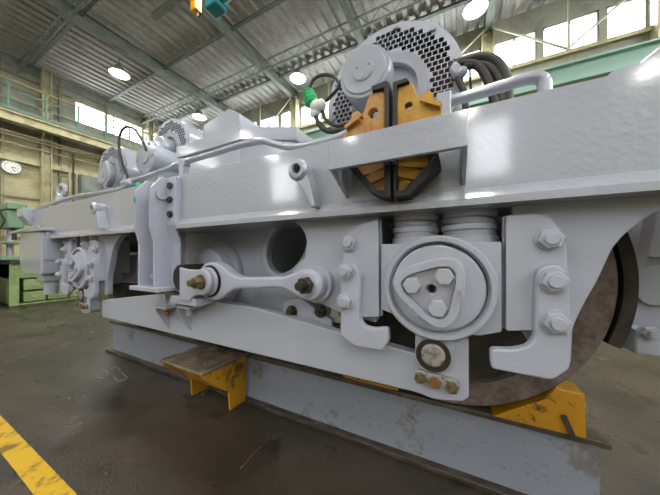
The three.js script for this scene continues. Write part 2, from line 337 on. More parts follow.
for (const [name, sx] of [['wall_front', 0], ['wall_right', 1]]) { // the two walls behind the viewer
  const w = structure(name), low = 4.7;
  const B = (a, b, y0, y1) => sx ? box(XR, XR + T, y0, y1, a, b) : box(a, b, y0, y1, ZF, ZF + T);
  const lo = sx ? ZB : XL, hi = sx ? ZF : XR;
  part('upper_panel', B(lo - T, hi + T, WIN1, ROOF), M.greyWall, w);
  part('wall_panel', B(lo - T, hi + T, 0, low), M.cream, w);
  let x = lo - T;
  for (const [a, b] of sx ? [[-5, -2], [1, 4], [7, 10]] : [[-11.8, -9.5], [0.6, 2.2]]) { part('window_pier', B(x, a, low, WIN1), M.greyWall, w); windowUnit(sx ? 'x' : 'z', sx ? XR + 0.08 : ZF + 0.08, a, b, 3, low, WIN1); x = b; }
  part('window_pier', B(x, hi + T, low, WIN1), M.greyWall, w);
}
// ceiling lamps: high-bay fittings, each with its own light
{
  const g1 = prep(cylY(0, 0, -0.03, 0, LAMP_SIZE / 2, LAMP_SIZE / 2, 28));
  const g2 = prep(latheY(0, 0, [[LAMP_SIZE / 2 + 0.012, -0.03], [LAMP_SIZE / 2 + 0.012, 0.02], [0.16, 0.14], [0.1, 0.26], [0, 0.26]]));
  const g3 = prep(cylY(0, 0, 0.26, 0.62, 0.012, 0.012, 8));
  const rows = [-10.6, -5.1, 0.45, 6.0], zs = [-6.55, -3.5, -0.45, 2.6, 5.65, 8.7, 11.75];
  const words = ['beside the left wall', 'over the second row', 'over the crane hoist side', 'over the right bay'];
  rows.forEach((x, i) => zs.forEach((z, j) => {
    const seen = (i === 0 && j < 2) || (i === 1 && j === 0) || (i === 2 && j === 0);
    const label = !seen ? 'round high-bay ceiling lamp hanging over the hall' : i === 0 ? (j ? 'bright high-bay lamp above the window in the left wall' : 'bright high-bay lamp just above the grey centre box of the bogie') : i === 1 ? 'bright high-bay lamp above the green taped hose fitting' : 'bright high-bay lamp above the cables and the wall column';
    const t = thing('ceiling_lamp', label, 'lamp', V(x, 7.4, z += (i && j === 1 ? 0.5 : 0)), 'high-bay ceiling lamps');
    place('diffuser', g1, M.lamp, t, V(x, 7.4, z), 'glowing white lamp face'); place('reflector', g2, M.steelGrey, t, V(x, 7.4, z)); place('hanger', g3, M.steelGrey, t, V(x, 7.4, z));
    const L = new THREE.RectAreaLight(LAMP_COLOR, LAMP_POWER, LAMP_SIZE, LAMP_SIZE);
    L.position.set(0, -0.05, 0); L.rotation.x = -Math.PI / 2; L.name = 'lamp_light'; L.castShadow = true; t.add(L);
  }));
}
{ // crane walkway along the left wall
  const t = thing('crane_walkway', 'cream crane runway and walkway with green railing along the left wall', 'walkway', V(XL + 0.7, 5.4, 0));
  const x0 = XL + 0.25, x1 = XL + 1.0;
  part('runway_beam', [box(x1 - 0.22, x1, 5.4, 5.43, ZB, ZF), box(x1 - 0.13, x1 - 0.09, 5.43, 5.68, ZB, ZF), box(x1 - 0.22, x1, 5.68, 5.72, ZB, ZF)], M.creamTrim, t);
  part('deck', box(x0, x1 - 0.03, 5.72, 5.76, ZB, ZF), M.brownGirt, t);
  for (let z = ZB + 0.6; z < ZF; z += 0.84) part('post', box(x1 - 0.05, x1, 5.76, 6.72, z - 0.025, z + 0.025), M.rail, t);
  part('top_rail', box(x1 - 0.05, x1, 6.7, 6.75, ZB, ZF), M.railTop, t);
  for (const y of [6.1, 6.42]) part('mid_rail', box(x1 - 0.04, x1 - 0.01, y, y + 0.04, ZB, ZF), M.rail, t);
  part('toe_board', box(x1 - 0.03, x1 - 0.01, 5.77, 5.86, ZB, ZF), M.rail, t);
  for (let z = ZB + 0.3; z < ZF; z += 1.77) part('bracket', [bar(V(x0 - 0.2, 5.66, z), V(x1 - 0.1, 5.66, z), 0.06), bar(V(x0 - 0.2, 5.05, z), V(x1 - 0.1, 5.62, z), 0.05)], M.creamTrim, t);
}
[[5.22, 'upper'], [5.12, 'middle'], [4.86, 'lower']].forEach(([y, w], i) => single('wall_pipe', cylZ(XL + 0.36 - i * 0.03, y, ZB, ZF, 0.03, 0.03, 12), M.creamTrim, `${w} of three thin cream pipes running along wall under the walkway`, 'pipe', 'pipes under the walkway'));
{ // clock
  const p = onX(11.5, 167, XL + 0.14), t = thing('wall_clock', 'round white wall clock above the workbench', 'clock', V(p.x, p.y, p.z));
  const rim = latheZ(0, 0, [[0, -0.06], [0.22, -0.06], [0.235, -0.04], [0.235, 0.02], [0.216, 0.02], [0.216, 0.0]]).rotateY(Math.PI / 2).translate(p.x, p.y, p.z);
  part('rim', rim, M.frameMetal, t);
  const fg = new THREE.CircleGeometry(0.216, 40).rotateY(Math.PI / 2); const f = new THREE.Mesh(fg, M.clockFace); f.name = 'clock_face'; f.position.set(0.004, 0, 0); t.add(f); worldPos.set(f, p.clone());
  const hx = p.x + 0.01;
  part('hand', bar(V(hx, p.y, p.z), V(hx, p.y - 0.015, p.z - 0.11), 0.012, 0.02), M.black, t);
  part('hand', bar(V(hx, p.y, p.z), V(hx, p.y - 0.15, p.z - 0.07), 0.008, 0.014), M.black, t);
}
{ // wall box with risers
  const p = onX(91, 184, XL + 0.5);
  const t = thing('electrical_cabinet', 'pale grey electrical cabinet fixed to the cream wall beyond the far blower', 'cabinet', V(p.x - 0.3, p.y - 0.4, p.z));
  part('body', box(XL + 0.02, XL + 0.6, p.y - 0.5, p.y + 0.3, p.z - 0.32, p.z + 0.32, 0.01), M.steelGrey, t);
  part('door', box(XL + 0.6, XL + 0.62, p.y - 0.46, p.y + 0.26, p.z - 0.28, p.z + 0.28), M.steelGrey, t);
  for (let i = 0; i < 3; i++) single('conduit', cylY(XL + 0.4, p.z + 0.4 + i * 0.1, 0, i === 1 ? 5.0 : 4.25, 0.03, 0.03, 10), i === 1 ? M.darkMetal : M.creamTrim, ['cream conduit standing beside the electrical cabinet', 'dark conduit rising to the walkway between two cream ones', 'cream conduit farthest from the electrical cabinet'][i], 'conduit', 'upright conduits on the left wall');
}
{ // hoist under the roof
  const p = onY(205, 4, 6.85), t = thing('chain_hoist', 'teal chain hoist with yellow hook block under the roof', 'hoist', V(p.x, 6.2, p.z));
  const q = onZ(215, 6, p.z), y = onZ(196, 4, p.z);
  part('rail', [box(q.x - 2.5, q.x + 2.5, 7.42, 7.44, q.z - 0.07, q.z + 0.07), box(q.x - 2.5, q.x + 2.5, 7.44, 7.62, q.z - 0.01, q.z + 0.01)], M.steelGrey, t);
  part('body', [box(q.x - 0.16, q.x + 0.22, q.y - 0.12, q.y + 0.3, q.z - 0.16, q.z + 0.16, 0.04), cylX(q.y + 0.08, q.z, q.x + 0.2, q.x + 0.42, 0.12)], M.hoistTeal, t);
  part('trolley', box(q.x - 0.12, q.x + 0.12, q.y + 0.3, 7.46, q.z - 0.09, q.z + 0.09), M.darkMetal, t);
  part('chain_bag', box(y.x - 0.1, y.x + 0.1, y.y - 0.2, y.y + 0.2, q.z - 0.09, q.z + 0.09, 0.03), M.hoistYellow, t);
  part('hook', tube([V(y.x + 0.05, y.y - 0.2, q.z), V(y.x + 0.05, y.y - 0.3, q.z), V(y.x + 0.12, y.y - 0.36, q.z), V(y.x + 0.18, y.y - 0.3, q.z)], 0.02, 16, 8), M.darkMetal, t);
}
// workbench row with drawers
{
  const BX = -7.6, mk = (z0, z1, label) => {
    const t = thing('workbench', label, 'workbench', V(BX - 0.4, 0, (z0 + z1) / 2), 'green workbenches along the wall');
    part('frame', [box(BX - 0.8, BX, 0.74, 0.8, z0, z1), box(BX - 0.8, BX, 0.0, 0.03, z0, z1), box(BX - 0.8, BX + 0.02, 0, 0.8, z1 - 0.12, z1), box(BX - 0.8, BX, 0, 0.8, z0, z0 + 0.1), box(BX - 0.8, BX, 0.53, 0.74, z0, z1), box(BX - 0.8, BX - 0.76, 0.1, 0.8, z0, z1)], M.benchGreen, t);
    part('table_top', box(BX - 0.85, BX + 0.05, 0.8, 0.88, z0, z1), M.darkMetal, t);
    const n = Math.max(2, Math.round((z1 - z0 - 0.2) / 0.35)), w = (z1 - z0 - 0.26) / n;
    for (let i = 0; i < n; i++) for (const [a, b] of [[0.05, 0.25], [0.28, 0.5]]) {
      const s = z0 + 0.1 + i * w, d = part('drawer', [box(BX - 0.7, BX + 0.01, a, b, s + 0.02, s + w - 0.02, 0.006), box(BX + 0.01, BX + 0.018, a + 0.02, b - 0.02, s + 0.045, s + w - 0.045)], M.benchGreen, t);
      part('handle', tube([V(BX + 0.015, (a + b) / 2, s + w * 0.36), V(BX + 0.05, (a + b) / 2 - 0.02, s + w * 0.4), V(BX + 0.05, (a + b) / 2 - 0.02, s + w * 0.6), V(BX + 0.015, (a + b) / 2, s + w * 0.64)], 0.01, 16, 6), M.benchGreen, d);
    }
  };
  mk(-3.4, -0.52, 'pale green workbench with drawers behind the grey sand box');
  mk(-0.3, 1.5, 'pale green workbench cut by the picture edge beside the drill press');
  // bench drill
  const zc = onX(11.5, 240, BX - 0.4).z;
  const d = thing('drill_press', 'green bench drill standing on the workbench', 'drill press', V(BX - 0.4, 0.88, zc));
  part('base', box(BX - 0.62, BX - 0.14, 0.88, 0.96, zc - 0.18, zc + 0.18, 0.015), M.machineGreen, d);
  part('pillar', cylY(BX - 0.5, zc, 0.96, 1.9, 0.05), M.bright, d);
  part('table', box(BX - 0.5, BX - 0.1, 1.2, 1.25, zc - 0.17, zc + 0.17, 0.01), M.machineGreen, d);
  part('head', [box(BX - 0.68, BX - 0.08, 1.5, 1.86, zc - 0.11, zc + 0.11, 0.03), box(BX - 0.75, BX - 0.02, 1.86, 2.0, zc - 0.13, zc + 0.13, 0.03)], M.machineGreen, d);
  part('spindle', cylY(BX - 0.22, zc, 1.28, 1.5, 0.035), M.darkMetal, d);
  for (const a of [0, 2.1, 4.2]) part('feed_handle', bar(V(BX - 0.2, 1.65, zc + 0.12), V(BX - 0.2 + 0.2 * Math.cos(a), 1.65 + 0.2 * Math.sin(a), zc + 0.16), 0.015), M.darkMetal, d);
  const zr = -0.05;
  const r = thing('tool_rack', 'dark tool rack at the picture edge beside the drill press', 'rack', V(BX - 0.5, 0.88, zr));
  part('upright', box(BX - 0.7, BX - 0.62, 0.88, 2.05, zr + 0.18, zr + 0.24), M.darkMetal, r); part('upright', box(BX - 0.7, BX - 0.62, 0.88, 2.05, zr - 0.3, zr - 0.24), M.darkMetal, r);
  for (const y of [1.2, 1.6, 1.98]) part('shelf', box(BX - 0.75, BX - 0.4, y, y + 0.03, zr - 0.32, zr + 0.26), M.darkMetal, r);
  single('grinder', [box(BX - 0.6, BX - 0.3, 0.88, 1.0, zr - 0.1, zr + 0.12, 0.02), cylZ(BX - 0.45, 1.08, zr - 0.16, zr + 0.18, 0.1)], M.machineGreen, 'small green bench grinder under the tool rack', 'grinder');
  single('parts_box', box(BX - 0.62, BX - 0.38, 1.63, 1.8, zr - 0.22, zr + 0.1, 0.01), M.white, 'white parts box on the middle shelf of the tool rack', 'box');
  single('cloth_bundle', new THREE.SphereGeometry(0.12, 16, 10).scale(1, 0.6, 1.3).translate(BX - 0.55, 1.3, zr), M.darkMetal, 'dark cloth bundle on the lowest shelf of tool rack', 'cloth');
}

// ------------------------------------------------------------------ stand under the wheels
const RAIL = 0.32, SZ = -0.31;
function standBeam(zf, label) {
  const t = thing('support_girder', label, 'steel girder', V(-1.32, 0, zf - 0.1), 'girders carrying the bogie');
  const x0 = -3.12, x1 = 0.465;
  part('top_flange', box(x0, x1 + 0.02, RAIL - 0.022, RAIL, zf - 0.108, zf, 0.004), M.flange, t, 'dark worn steel top flange');
  part('web', box(x0 + 0.005, x1, 0.022, RAIL - 0.022, zf - 0.08, zf - 0.03), M.stand, t, 'pale grey painted web');
  part('bottom_flange', box(x0 - 0.05, x1, 0, 0.022, zf - 0.22, zf + 0.01, 0.004), M.flange, t, 'dark worn steel bottom flange');
  return t;
}
standBeam(SZ, 'long grey steel girder on the floor under the near wheels');
standBeam(SZ - 0.972, 'grey steel girder under the far wheels of the bogie');
{ // yellow bracket with worn step plate leaning on the girder
  const t = thing('step_bracket', 'yellow angle bracket with worn steel top plate against the grey girder', 'bracket', V(-1.42, 0, -0.14));
  const x0 = -1.63, x1 = -1.22, zf = 0.02, zb = SZ + 0.012;
  part('top_plate', box(x0, x1, RAIL, RAIL + 0.014, zb - 0.05, zf, 0.003), M.wornPlate, t, 'scuffed bare steel plate');
  const tri = [[zb, 0.023], [zb, RAIL], [zf - 0.01, RAIL], [zf - 0.01, RAIL - 0.025], [-0.165, 0.145], [-0.175, 0.023]];
  part('side_plate', extX(tri, x1 - 0.03, x1 - 0.015, 0.002), M.yellow, t); part('side_plate', extX(tri, x0 + 0.015, x0 + 0.03, 0.002), M.yellow, t);
  part('inclined_plate', extX([[zf - 0.02, RAIL - 0.002], [zf - 0.008, RAIL - 0.002], [-0.155, 0.145], [-0.167, 0.145]], x0 + 0.03, x1 - 0.03, 0), M.yellow, t);
  const rv = prep(cylY(0, 0, 0, 0.002, 0.012, 0.012, 14));
  for (const [a, b] of [[-1.55, -0.06], [-1.3, -0.03], [-1.42, -0.2]]) place('hole_plug', rv, M.darkMetal, t, V(a, RAIL + 0.014, b));
}
{ // wheel chock
  const zf = SZ + 0.005, t = thing('wheel_chock', 'worn yellow steel wedge chocking the near wheel on the girder', 'wheel chock', V(0.3, RAIL, zf - 0.08));
  const P = poly([[493, 410], [530, 404], [546, 399], [556, 388], [585, 395], [586, 432]], zf);
  const out = [[P[0][0], RAIL], [P[1][0], P[1][1]], [P[2][0], P[2][1]], [P[3][0], P[3][1]], [P[4][0], P[4][1]], [P[4][0] + 0.004, RAIL]];
  part('wedge', ext(out, zf, 0.105, { bevel: 0.004 }), M.yellow, t);
  part('latch', bar(V(P[4][0] - 0.035, RAIL + 0.002, zf + 0.008), V(P[4][0] - 0.06, RAIL + 0.07, zf + 0.008), 0.012, 0.016), M.darkMetal, t);
}
single('locking_bar', [box(-0.53, -0.25, RAIL, RAIL + 0.012, SZ - 0.05, SZ - 0.005, 0.003), new THREE.SphereGeometry(0.014, 12, 8).translate(-0.53, RAIL + 0.014, SZ - 0.012)], M.yellow, 'thin yellow locking bar lying on the grey girder under the tie bar', 'bar');

// ------------------------------------------------------------------ the bogie
const AX1 = -0.056, AX2 = -2.70, AY = 0.88, R = 0.56;
const B = thing('railway_bogie', 'freshly painted light grey railway bogie standing on steel girders', 'railway bogie', V((AX1 + AX2) / 2, RAIL, -0.85));
const GX0 = -3.8, GX1 = 1.05;
function girder(flip) {
  const zz = (z) => flip ? -1.7 - z : z;
  const prof = [[0.05, 1.42], [-0.22, 1.42], [-0.22, 1.125], [0.078, 1.125], [0.078, 1.146], [0.05, 1.178]].map(([z, y]) => [zz(z), y]);
  return part('side_girder', extX(flip ? prof.reverse() : prof, GX0, GX1, 0.003), M.paint, B);
}
const G = girder(false); girder(true);
for (const x of [GX0, GX1 - 0.22]) part('end_beam', box(x, x + 0.22, 1.14, 1.41, -1.48, -0.22, 0.012), M.paint, B);
// raised cap plate of the girder near the middle and stiffening top strips
part('cap_plate', box(-2.1, -0.95, 1.42, 1.436, -0.2, 0.03, 0.004), M.paint, B);
part('end_flare', extX([[0.12, 1.44], [0.12, 1.36], [0.06, 1.28], [-0.25, 1.28], [-0.25, 1.44]], GX0 - 0.12, GX0 + 0.06, 0.004), M.paint, B);

// pedestal webs from outlines read off the photograph, at the plate's own plane z = 0
const WZ = 0.0;
const TOPY = 1.13;
const pedL = (() => { const q = poly([[285, 220.5], [294, 222], [301, 227], [305.5, 235], [307, 246], [304.5, 258], [296, 267], [289, 278], [290, 291], [300, 298], [317, 301], [337, 312], [372, 322]], WZ); return [[q[0][0] - 0.01, TOPY], ...q, [AX1 - 0.205, q[q.length - 1][1]], [AX1 - 0.205, TOPY]]; })();
const pedR = (() => { const q = poly([[571, 366], [573, 328], [582, 308], [597, 282], [613, 248], [624, 235], [640, 222], [660, 209]], WZ); return [[AX1 + 0.205, TOPY], [AX1 + 0.205, q[0][1] + 0.12], [q[0][0] - 0.06, q[0][1]], ...q, [q[7][0] + 0.15, q[7][1] + 0.035], [q[7][0] + 0.4, TOPY - 0.005], [q[7][0] + 0.4, TOPY]]; })();
const pedI = pedR.slice(0, -3).concat([[pedR[pedR.length - 4][0] + 0.06, TOPY]]);
const hexGuide = hexBolt(0.028, 0.014, { washer: 0.032, stud: 0.009, studR: 0.017 });
const hexCover = hexBolt(0.028, 0.024);
const hexSmall = hexBolt(0.019, 0.014);
const hexMid = hexBolt(0.024, 0.018, { washer: 0.03, stud: 0.012 });
const font = await new FontLoader().loadAsync('fonts/droid/droid_sans_bold.typeface.json');

function axleStation(ax, near) {
  const dx = ax - AX1, sh = (pts) => pts.map(([x, y, r]) => r === undefined ? [x + dx, y] : [x + dx, y, r]);
  const mir = (pts) => pts.map(([x, y, r]) => { const a = 2 * AX1 - x + dx; return r === undefined ? [a, y] : [a, y, r]; }).reverse();
  // webs: the long gusset points to the outer end, the eye plate to the middle
  part('pedestal_web', ext(near ? sh(pedL) : mir(pedR), WZ, 0.04, { r: 0.012, bevel: 0.004 }), M.paintFlat, B);
  part('pedestal_web', ext(near ? sh(pedR) : sh(pedI), WZ, 0.04, { r: 0.012, bevel: 0.004 }), M.paintFlat, B);
  // horn guides: liner plate, hook, three bolts on both sides
  const lz = 0.036;
  const linerR = poly([[506, 331], [506, 216], [545, 212], [567, 235], [568, 330]], lz), linerL = poly([[343, 318], [343, 245], [352, 226], [378, 219], [379, 317]], lz);
  linerR[2].push(0.09); linerR[3].push(0.07); linerL[2].push(0.08); linerL[1].push(0.06);
  const hz = 0.066;
  const hookR = poly([[536, 285], [537, 270], [549, 264], [562, 266], [570, 280], [571, 369], [553, 381], [491, 369], [490, 349], [511, 350], [528, 347], [535, 337]], hz);
  const hookL = poly([[340, 272], [345, 264], [354, 264], [360, 274], [359, 318], [363, 326], [372, 329], [388, 328], [389, 342], [381, 351], [354, 347], [340, 335]], hz);
  const specs = [[linerL, hookL, [[350, 243, lz], [346, 271, hz], [345, 301, hz]]], [linerR, hookR, [[549, 239, lz], [553, 281, hz], [555, 322, hz]]]];
  for (const [ln, hk, bolts] of specs) {
    const gd = part('horn_guide', ext(sh(ln), lz, 0.04, { r: 0.008, bevel: 0.0025 }), M.paintFlat, B);
    part('added_bead', tube(roundShape(sh(ln), 0.008).getPoints(8).slice(0, -1).map((p) => V(p.x, p.y, WZ + 0.002)), 0.0055, 160, 6, 0.2), M.paintFlat, gd);  // bead added to trace the liner edge in place of its shadow line
    part('retaining_hook', ext(sh(hk), hz, 0.034, { r: 0.014, bevel: 0.006 }), M.paintFlat, gd, 'grey hook shaped keeper');
    for (const [px, py, z] of bolts) { const p = onZ(px, py, z); place('bolt', hexGuide, M.paintFlat, gd, V(p.x + dx, p.y, z)); }
  }
  // inner faces of the guides
  for (const s of [-1, 1]) part('guide_cheek', box(ax + s * 0.215 - 0.012, ax + s * 0.215 + 0.012, 0.83, 1.1, -0.2, WZ - 0.01), M.paintFlat, B);
  // axle box
  const bx0 = onZ(381, 285, 0.03).x + dx, bx1 = onZ(502, 285, 0.03).x + dx, by1 = onZ(440, 243, 0.03).y, by0 = onZ(440, 331, 0.03).y;
  const cx = onZ(436, 288, 0.05).x + dx, cy = onZ(436, 288, 0.05).y;
  const body = [[bx0, by0 + 0.05], [bx0, by1], [bx1, by1], [bx1, by0 + 0.02], [cx + 0.12, by0], [cx - 0.06, by0], [cx - 0.13, by0 + 0.035]];
  const tx = onZ(431, 290, 0.07).x + dx, ty = onZ(431, 290, 0.07).y, ang = [168, 49, -71].map((d) => d * Math.PI / 180 + (near ? 0 : -0.84));
  const A = part('axle_box', [ext(body, 0.03, 0.13, { bevel: 0.004, r: 0.006, seg: 24, holes: [hole(cx, cy, 0.1455)] }), ext(body, -0.1, 0.07, { bevel: 0, r: 0.006 })], M.paintFlat, B);
  part('bearing_ring', latheZ(cx, cy, [[0.1455, 0.0], [0.1455, 0.05], [0.149, 0.056], [0.162, 0.056], [0.167, 0.05], [0.167, 0.025]], 64), M.paintFlat, A);
  part('end_cover', ext(disc(cx, cy, 0.1375), 0.05, 0.15, { bevel: 0.008, seg: 32, holes: [hole(tx, ty, 0.012)] }), M.paintFlat, A);
  const tri = (k, rr) => ang.map((a) => [tx + k * Math.cos(a), ty + k * Math.sin(a), rr]);
  const rim = ext(roundShape(tri(0.179, 0.135)), 0.082, 0.04, { bevel: 0.006, seg: 14, holes: [roundShape(tri(0.14, 0.1), 0, THREE.Path)] });
  const cover = part('triangular_rim', rim, M.paintFlat, A, 'raised rounded triangular rim');
  part('inner_plate', ext(roundShape(tri(0.144, 0.1)), 0.058, 0.012, { bevel: 0, seg: 14, holes: [hole(tx, ty, 0.017)] }), M.paintFlat, A);
  part('lock_plate', ext(roundShape(tri(0.122, 0.06)), 0.061, 0.004, { bevel: 0.001, holes: [hole(tx, ty, 0.02)] }), M.bright, A, 'bare metal lock plate');
  for (const a of ang) place('cover_bolt', hexCover, M.paintFlat, A, V(tx + 0.058 * Math.cos(a), ty + 0.058 * Math.sin(a), 0.061), undefined, a);
  if (near) {
    const letters = (txt, ox, oy, rot, s) => { const g = new TextGeometry(txt, { font, size: s, depth: 0.0045, curveSegments: 3 }); g.computeBoundingBox(); const c = g.boundingBox.getCenter(V(0, 0, 0)); g.translate(-c.x, -c.y, 0).rotateZ(rot).translate(ox, oy, 0.0815); part('cast_letters', g, M.paintFlat, A, 'raised cast letters on the rim'); };
    const L1 = onZ(459.5, 296, 0.082), L2 = onZ(414, 312, 0.082);
    letters('FC3', L1.x, L1.y, -Math.PI / 2 + 0.09, 0.018); letters('NSK', L2.x, L2.y, -0.62, 0.016);
  }
  // springs above the axle box
  for (const [px, w] of [[415, 0.082], [469, 0.086]]) {
    const sx = onZ(px, 240, -0.06).x + dx, sz = -0.07, y0 = by1;
    const S = part('spring_seat', latheY(sx, sz, [[0, y0 + 0.062], [w * 0.98, y0 + 0.062], [w, y0 + 0.058], [w, y0 + 0.044], [w * 0.93, y0 + 0.04], [w * 0.93, y0 + 0.026], [w * 1.02, y0 + 0.022], [w * 1.02, y0], [0, y0]]), M.paintFlat, B);
    const pts = []; for (let i = 0; i <= 60; i++) { const a = i / 60 * Math.PI * 5; pts.push(V(sx + (w - 0.016) * Math.cos(a), y0 + 0.066 + i / 60 * 0.07, sz + (w - 0.016) * Math.sin(a))); }
    part('coil', tube(pts, 0.014, 120, 8), M.paintFlat, S);
    part('spring_cap', latheY(sx, sz, [[0, y0 + 0.125], [w * 0.9, y0 + 0.085], [w * 0.98, y0 + 0.095], [w * 0.9, y0 + 0.115], [w * 0.6, 1.12], [0, 1.125]]), M.paintFlat, S);
  }
  // lug under the axle box with locking plate, fixed to the tie bar
  const lz2 = 0.028;
  const lug = poly([[415, 330], [415, 360], [424, 373], [446, 373], [455, 358], [455, 330]], lz2); lug.slice(1, 5).forEach((p) => p.push(0.05));
  const LG = part('tie_lug', ext(sh(lug), lz2, 0.05, { r: 0.012, bevel: 0.004 }), M.paintFlat, B);
  const bk = poly([[415, 325], [415, 391], [432, 399], [462, 402], [469, 398], [469, 338]], 0.012);
  part('end_plate', ext(sh(bk), 0.012, 0.07, { r: 0.01, bevel: 0.004 }), M.paintFlat, LG);
  const pc = onZ(433, 355, lz2); pc.x += dx;
  part('pin_bore', latheZ(pc.x, pc.y, [[0, lz2 + 0.001], [0.047, lz2 + 0.001], [0.047, lz2 + 0.006], [0.053, lz2 + 0.006], [0.053, lz2 - 0.002]]), M.oilSteel, LG, 'dark oily pin bore');
  part('pin', latheZ(pc.x, pc.y, [[0, lz2 + 0.016], [0.012, lz2 + 0.016], [0.013, lz2 + 0.011], [0.032, lz2 + 0.01], [0.037, lz2 + 0.006], [0.037, lz2]]), M.rustPlate, LG, 'rusty pin head');
  const lp = poly([[415, 374], [418, 370], [457, 381], [460, 385], [459, 391], [456, 393], [418, 383], [415, 380]], 0.03);
  part('lock_strip', ext(sh(lp), 0.03, 0.02, { r: 0.01, bevel: 0.002 }), M.rustPlate, LG, 'scuffed lock strip with three bolts');
  [[420, 377], [435, 382], [452, 387]].forEach(([a, b], i) => { const p = onZ(a, b, 0.03); place('bolt', hexSmall, i === 1 ? M.rust : M.nut, LG, V(p.x + dx, p.y, 0.03)); });
  // wheelset
  const W = part('axle', cylZ(ax, AY, -1.75, -0.02, 0.075), M.oilSteel, B);
  for (const s of [0, 1]) {
    const z = (q) => s ? -1.7 - q : q, f = -0.315;
    const pr = (l) => { const o = l.map(([r, q]) => [r, z(q)]); return s ? o : o.reverse(); };
    part('wheel_rim', latheZ(ax, AY, pr([[0.46, f - 0.03], [0.465, f], [R - 0.006, f], [R, f - 0.008], [R + 0.004, f - 0.1], [R + 0.026, f - 0.112], [R + 0.026, f - 0.13], [R + 0.01, f - 0.14], [0.46, f - 0.14]]), 96), M.wheel, W);
    part('wheel_web', latheZ(ax, AY, pr([[0.075, f + 0.01], [0.13, f + 0.01], [0.15, f - 0.05], [0.3, f - 0.065], [0.462, f - 0.035], [0.462, f - 0.1], [0.3, f - 0.1], [0.15, f - 0.1], [0.075, f - 0.14]]), 64), M.wheelWeb, W);
  }
  // brake shoes hanging beside the wheel
  for (const s of [-1, 1]) {
    const a0 = s > 0 ? -0.38 : Math.PI - 0.45, a1 = a0 + 0.75, sh2 = new THREE.Shape();
    sh2.absarc(ax, AY, R + 0.012, a0, a1, false); sh2.absarc(ax, AY, R + 0.05, a1, a0, true); sh2.closePath();
    const bs = part('brake_shoe', ext(sh2, -0.32, 0.09, { bevel: 0.003, seg: 20 }), M.wheelWeb, B, 'dark brake shoe beside the wheel');
    const am = (a0 + a1) / 2, q = V(ax + (R + 0.046) * Math.cos(am), AY + (R + 0.046) * Math.sin(am), -0.36);
    part('brake_hanger', bar(q, V(q.x + s * 0.05, 1.2, -0.36), 0.05, 0.03), M.paintFlat, bs);
  }
}
axleStation(AX1, true);
axleStation(AX2, false);
// tie bar under both axle boxes
const TZ = 0.0;
{
  const q = poly([[102, 300], [140, 296], [162, 294.5], [204, 299], [264, 310], [337, 332], [412, 353], [432, 360]], TZ);
  const T0 = part('tie_bar', ext([...q, [q[7][0], 0.502], [q[0][0], 0.502]].reverse(), TZ, 0.05, { bevel: 0.005 }), M.paintFlat, B);
  // two small bolted clips with triangular gussets
  for (const [px, w] of [[170, 0], [193, 1]]) {
    const p = onZ(px, 307, TZ + 0.03);
    part('clip', [box(p.x - 0.06, p.x + 0.05, p.y + 0.0, p.y + 0.09, TZ, TZ + 0.03, 0.004), extX([[TZ, p.y], [TZ + 0.075, p.y], [TZ + 0.075, p.y - 0.02], [TZ, p.y - 0.15]], p.x - 0.07, p.x - 0.058, 0.002), box(p.x - 0.07, p.x + 0.04, p.y - 0.004, p.y + 0.012, TZ, TZ + 0.08, 0.003)], M.paintFlat, T0);
    part('clip_bolt', cylY(p.x - 0.01, TZ + 0.045, p.y - 0.045, p.y, 0.016, 0.016, 6), w ? M.paintFlat : M.rust, T0);
  }
}
// bracket bolted to the girder
{
  const K = part('hanger_bracket', box(-1.64, -1.37, 0.785, 0.808, -0.06, 0.175, 0.004), M.paintFlat, B);
  const prof = [[0.052, 1.41], [0.11, 1.41], [0.168, 1.335], [0.168, 1.13], [0.148, 1.05], [0.148, 0.806], [-0.03, 0.806], [-0.03, 1.11], [0.08, 1.11]];
  for (const x of [-1.605, -1.455]) part('cheek_plate', extX(prof, x, x + 0.014, 0.003), M.paintFlat, K);
  part('bent_plate', extX([[0.07, 1.4], [0.083, 1.4], [0.083, 1.14], [0.06, 1.05], [0.06, 0.806], [0.045, 0.806], [0.045, 1.05], [0.07, 1.14]], -1.6, -1.37, 0.002), M.paintFlat, K);
  part('bolt_strip', box(-1.44, -1.36, 1.14, 1.41, 0.05, 0.085, 0.003), M.paintFlat, K);
  for (const y of [1.36, 1.285, 1.205]) place('bolt', hexSmall, M.darkMetal, K, V(-1.4, y, 0.085));
  part('boss', cylX(1.31, 0.115, -1.44, -1.428, 0.028), M.paintFlat, K);
  place('bolt', hexMid, M.paintFlat, K, V(-1.54, 0.86, 0.075));
  part('seal_tag', box(-1.592, -1.585, 1.27, 1.3, 0.168, 0.176), M.green, K, 'small green tag');
}
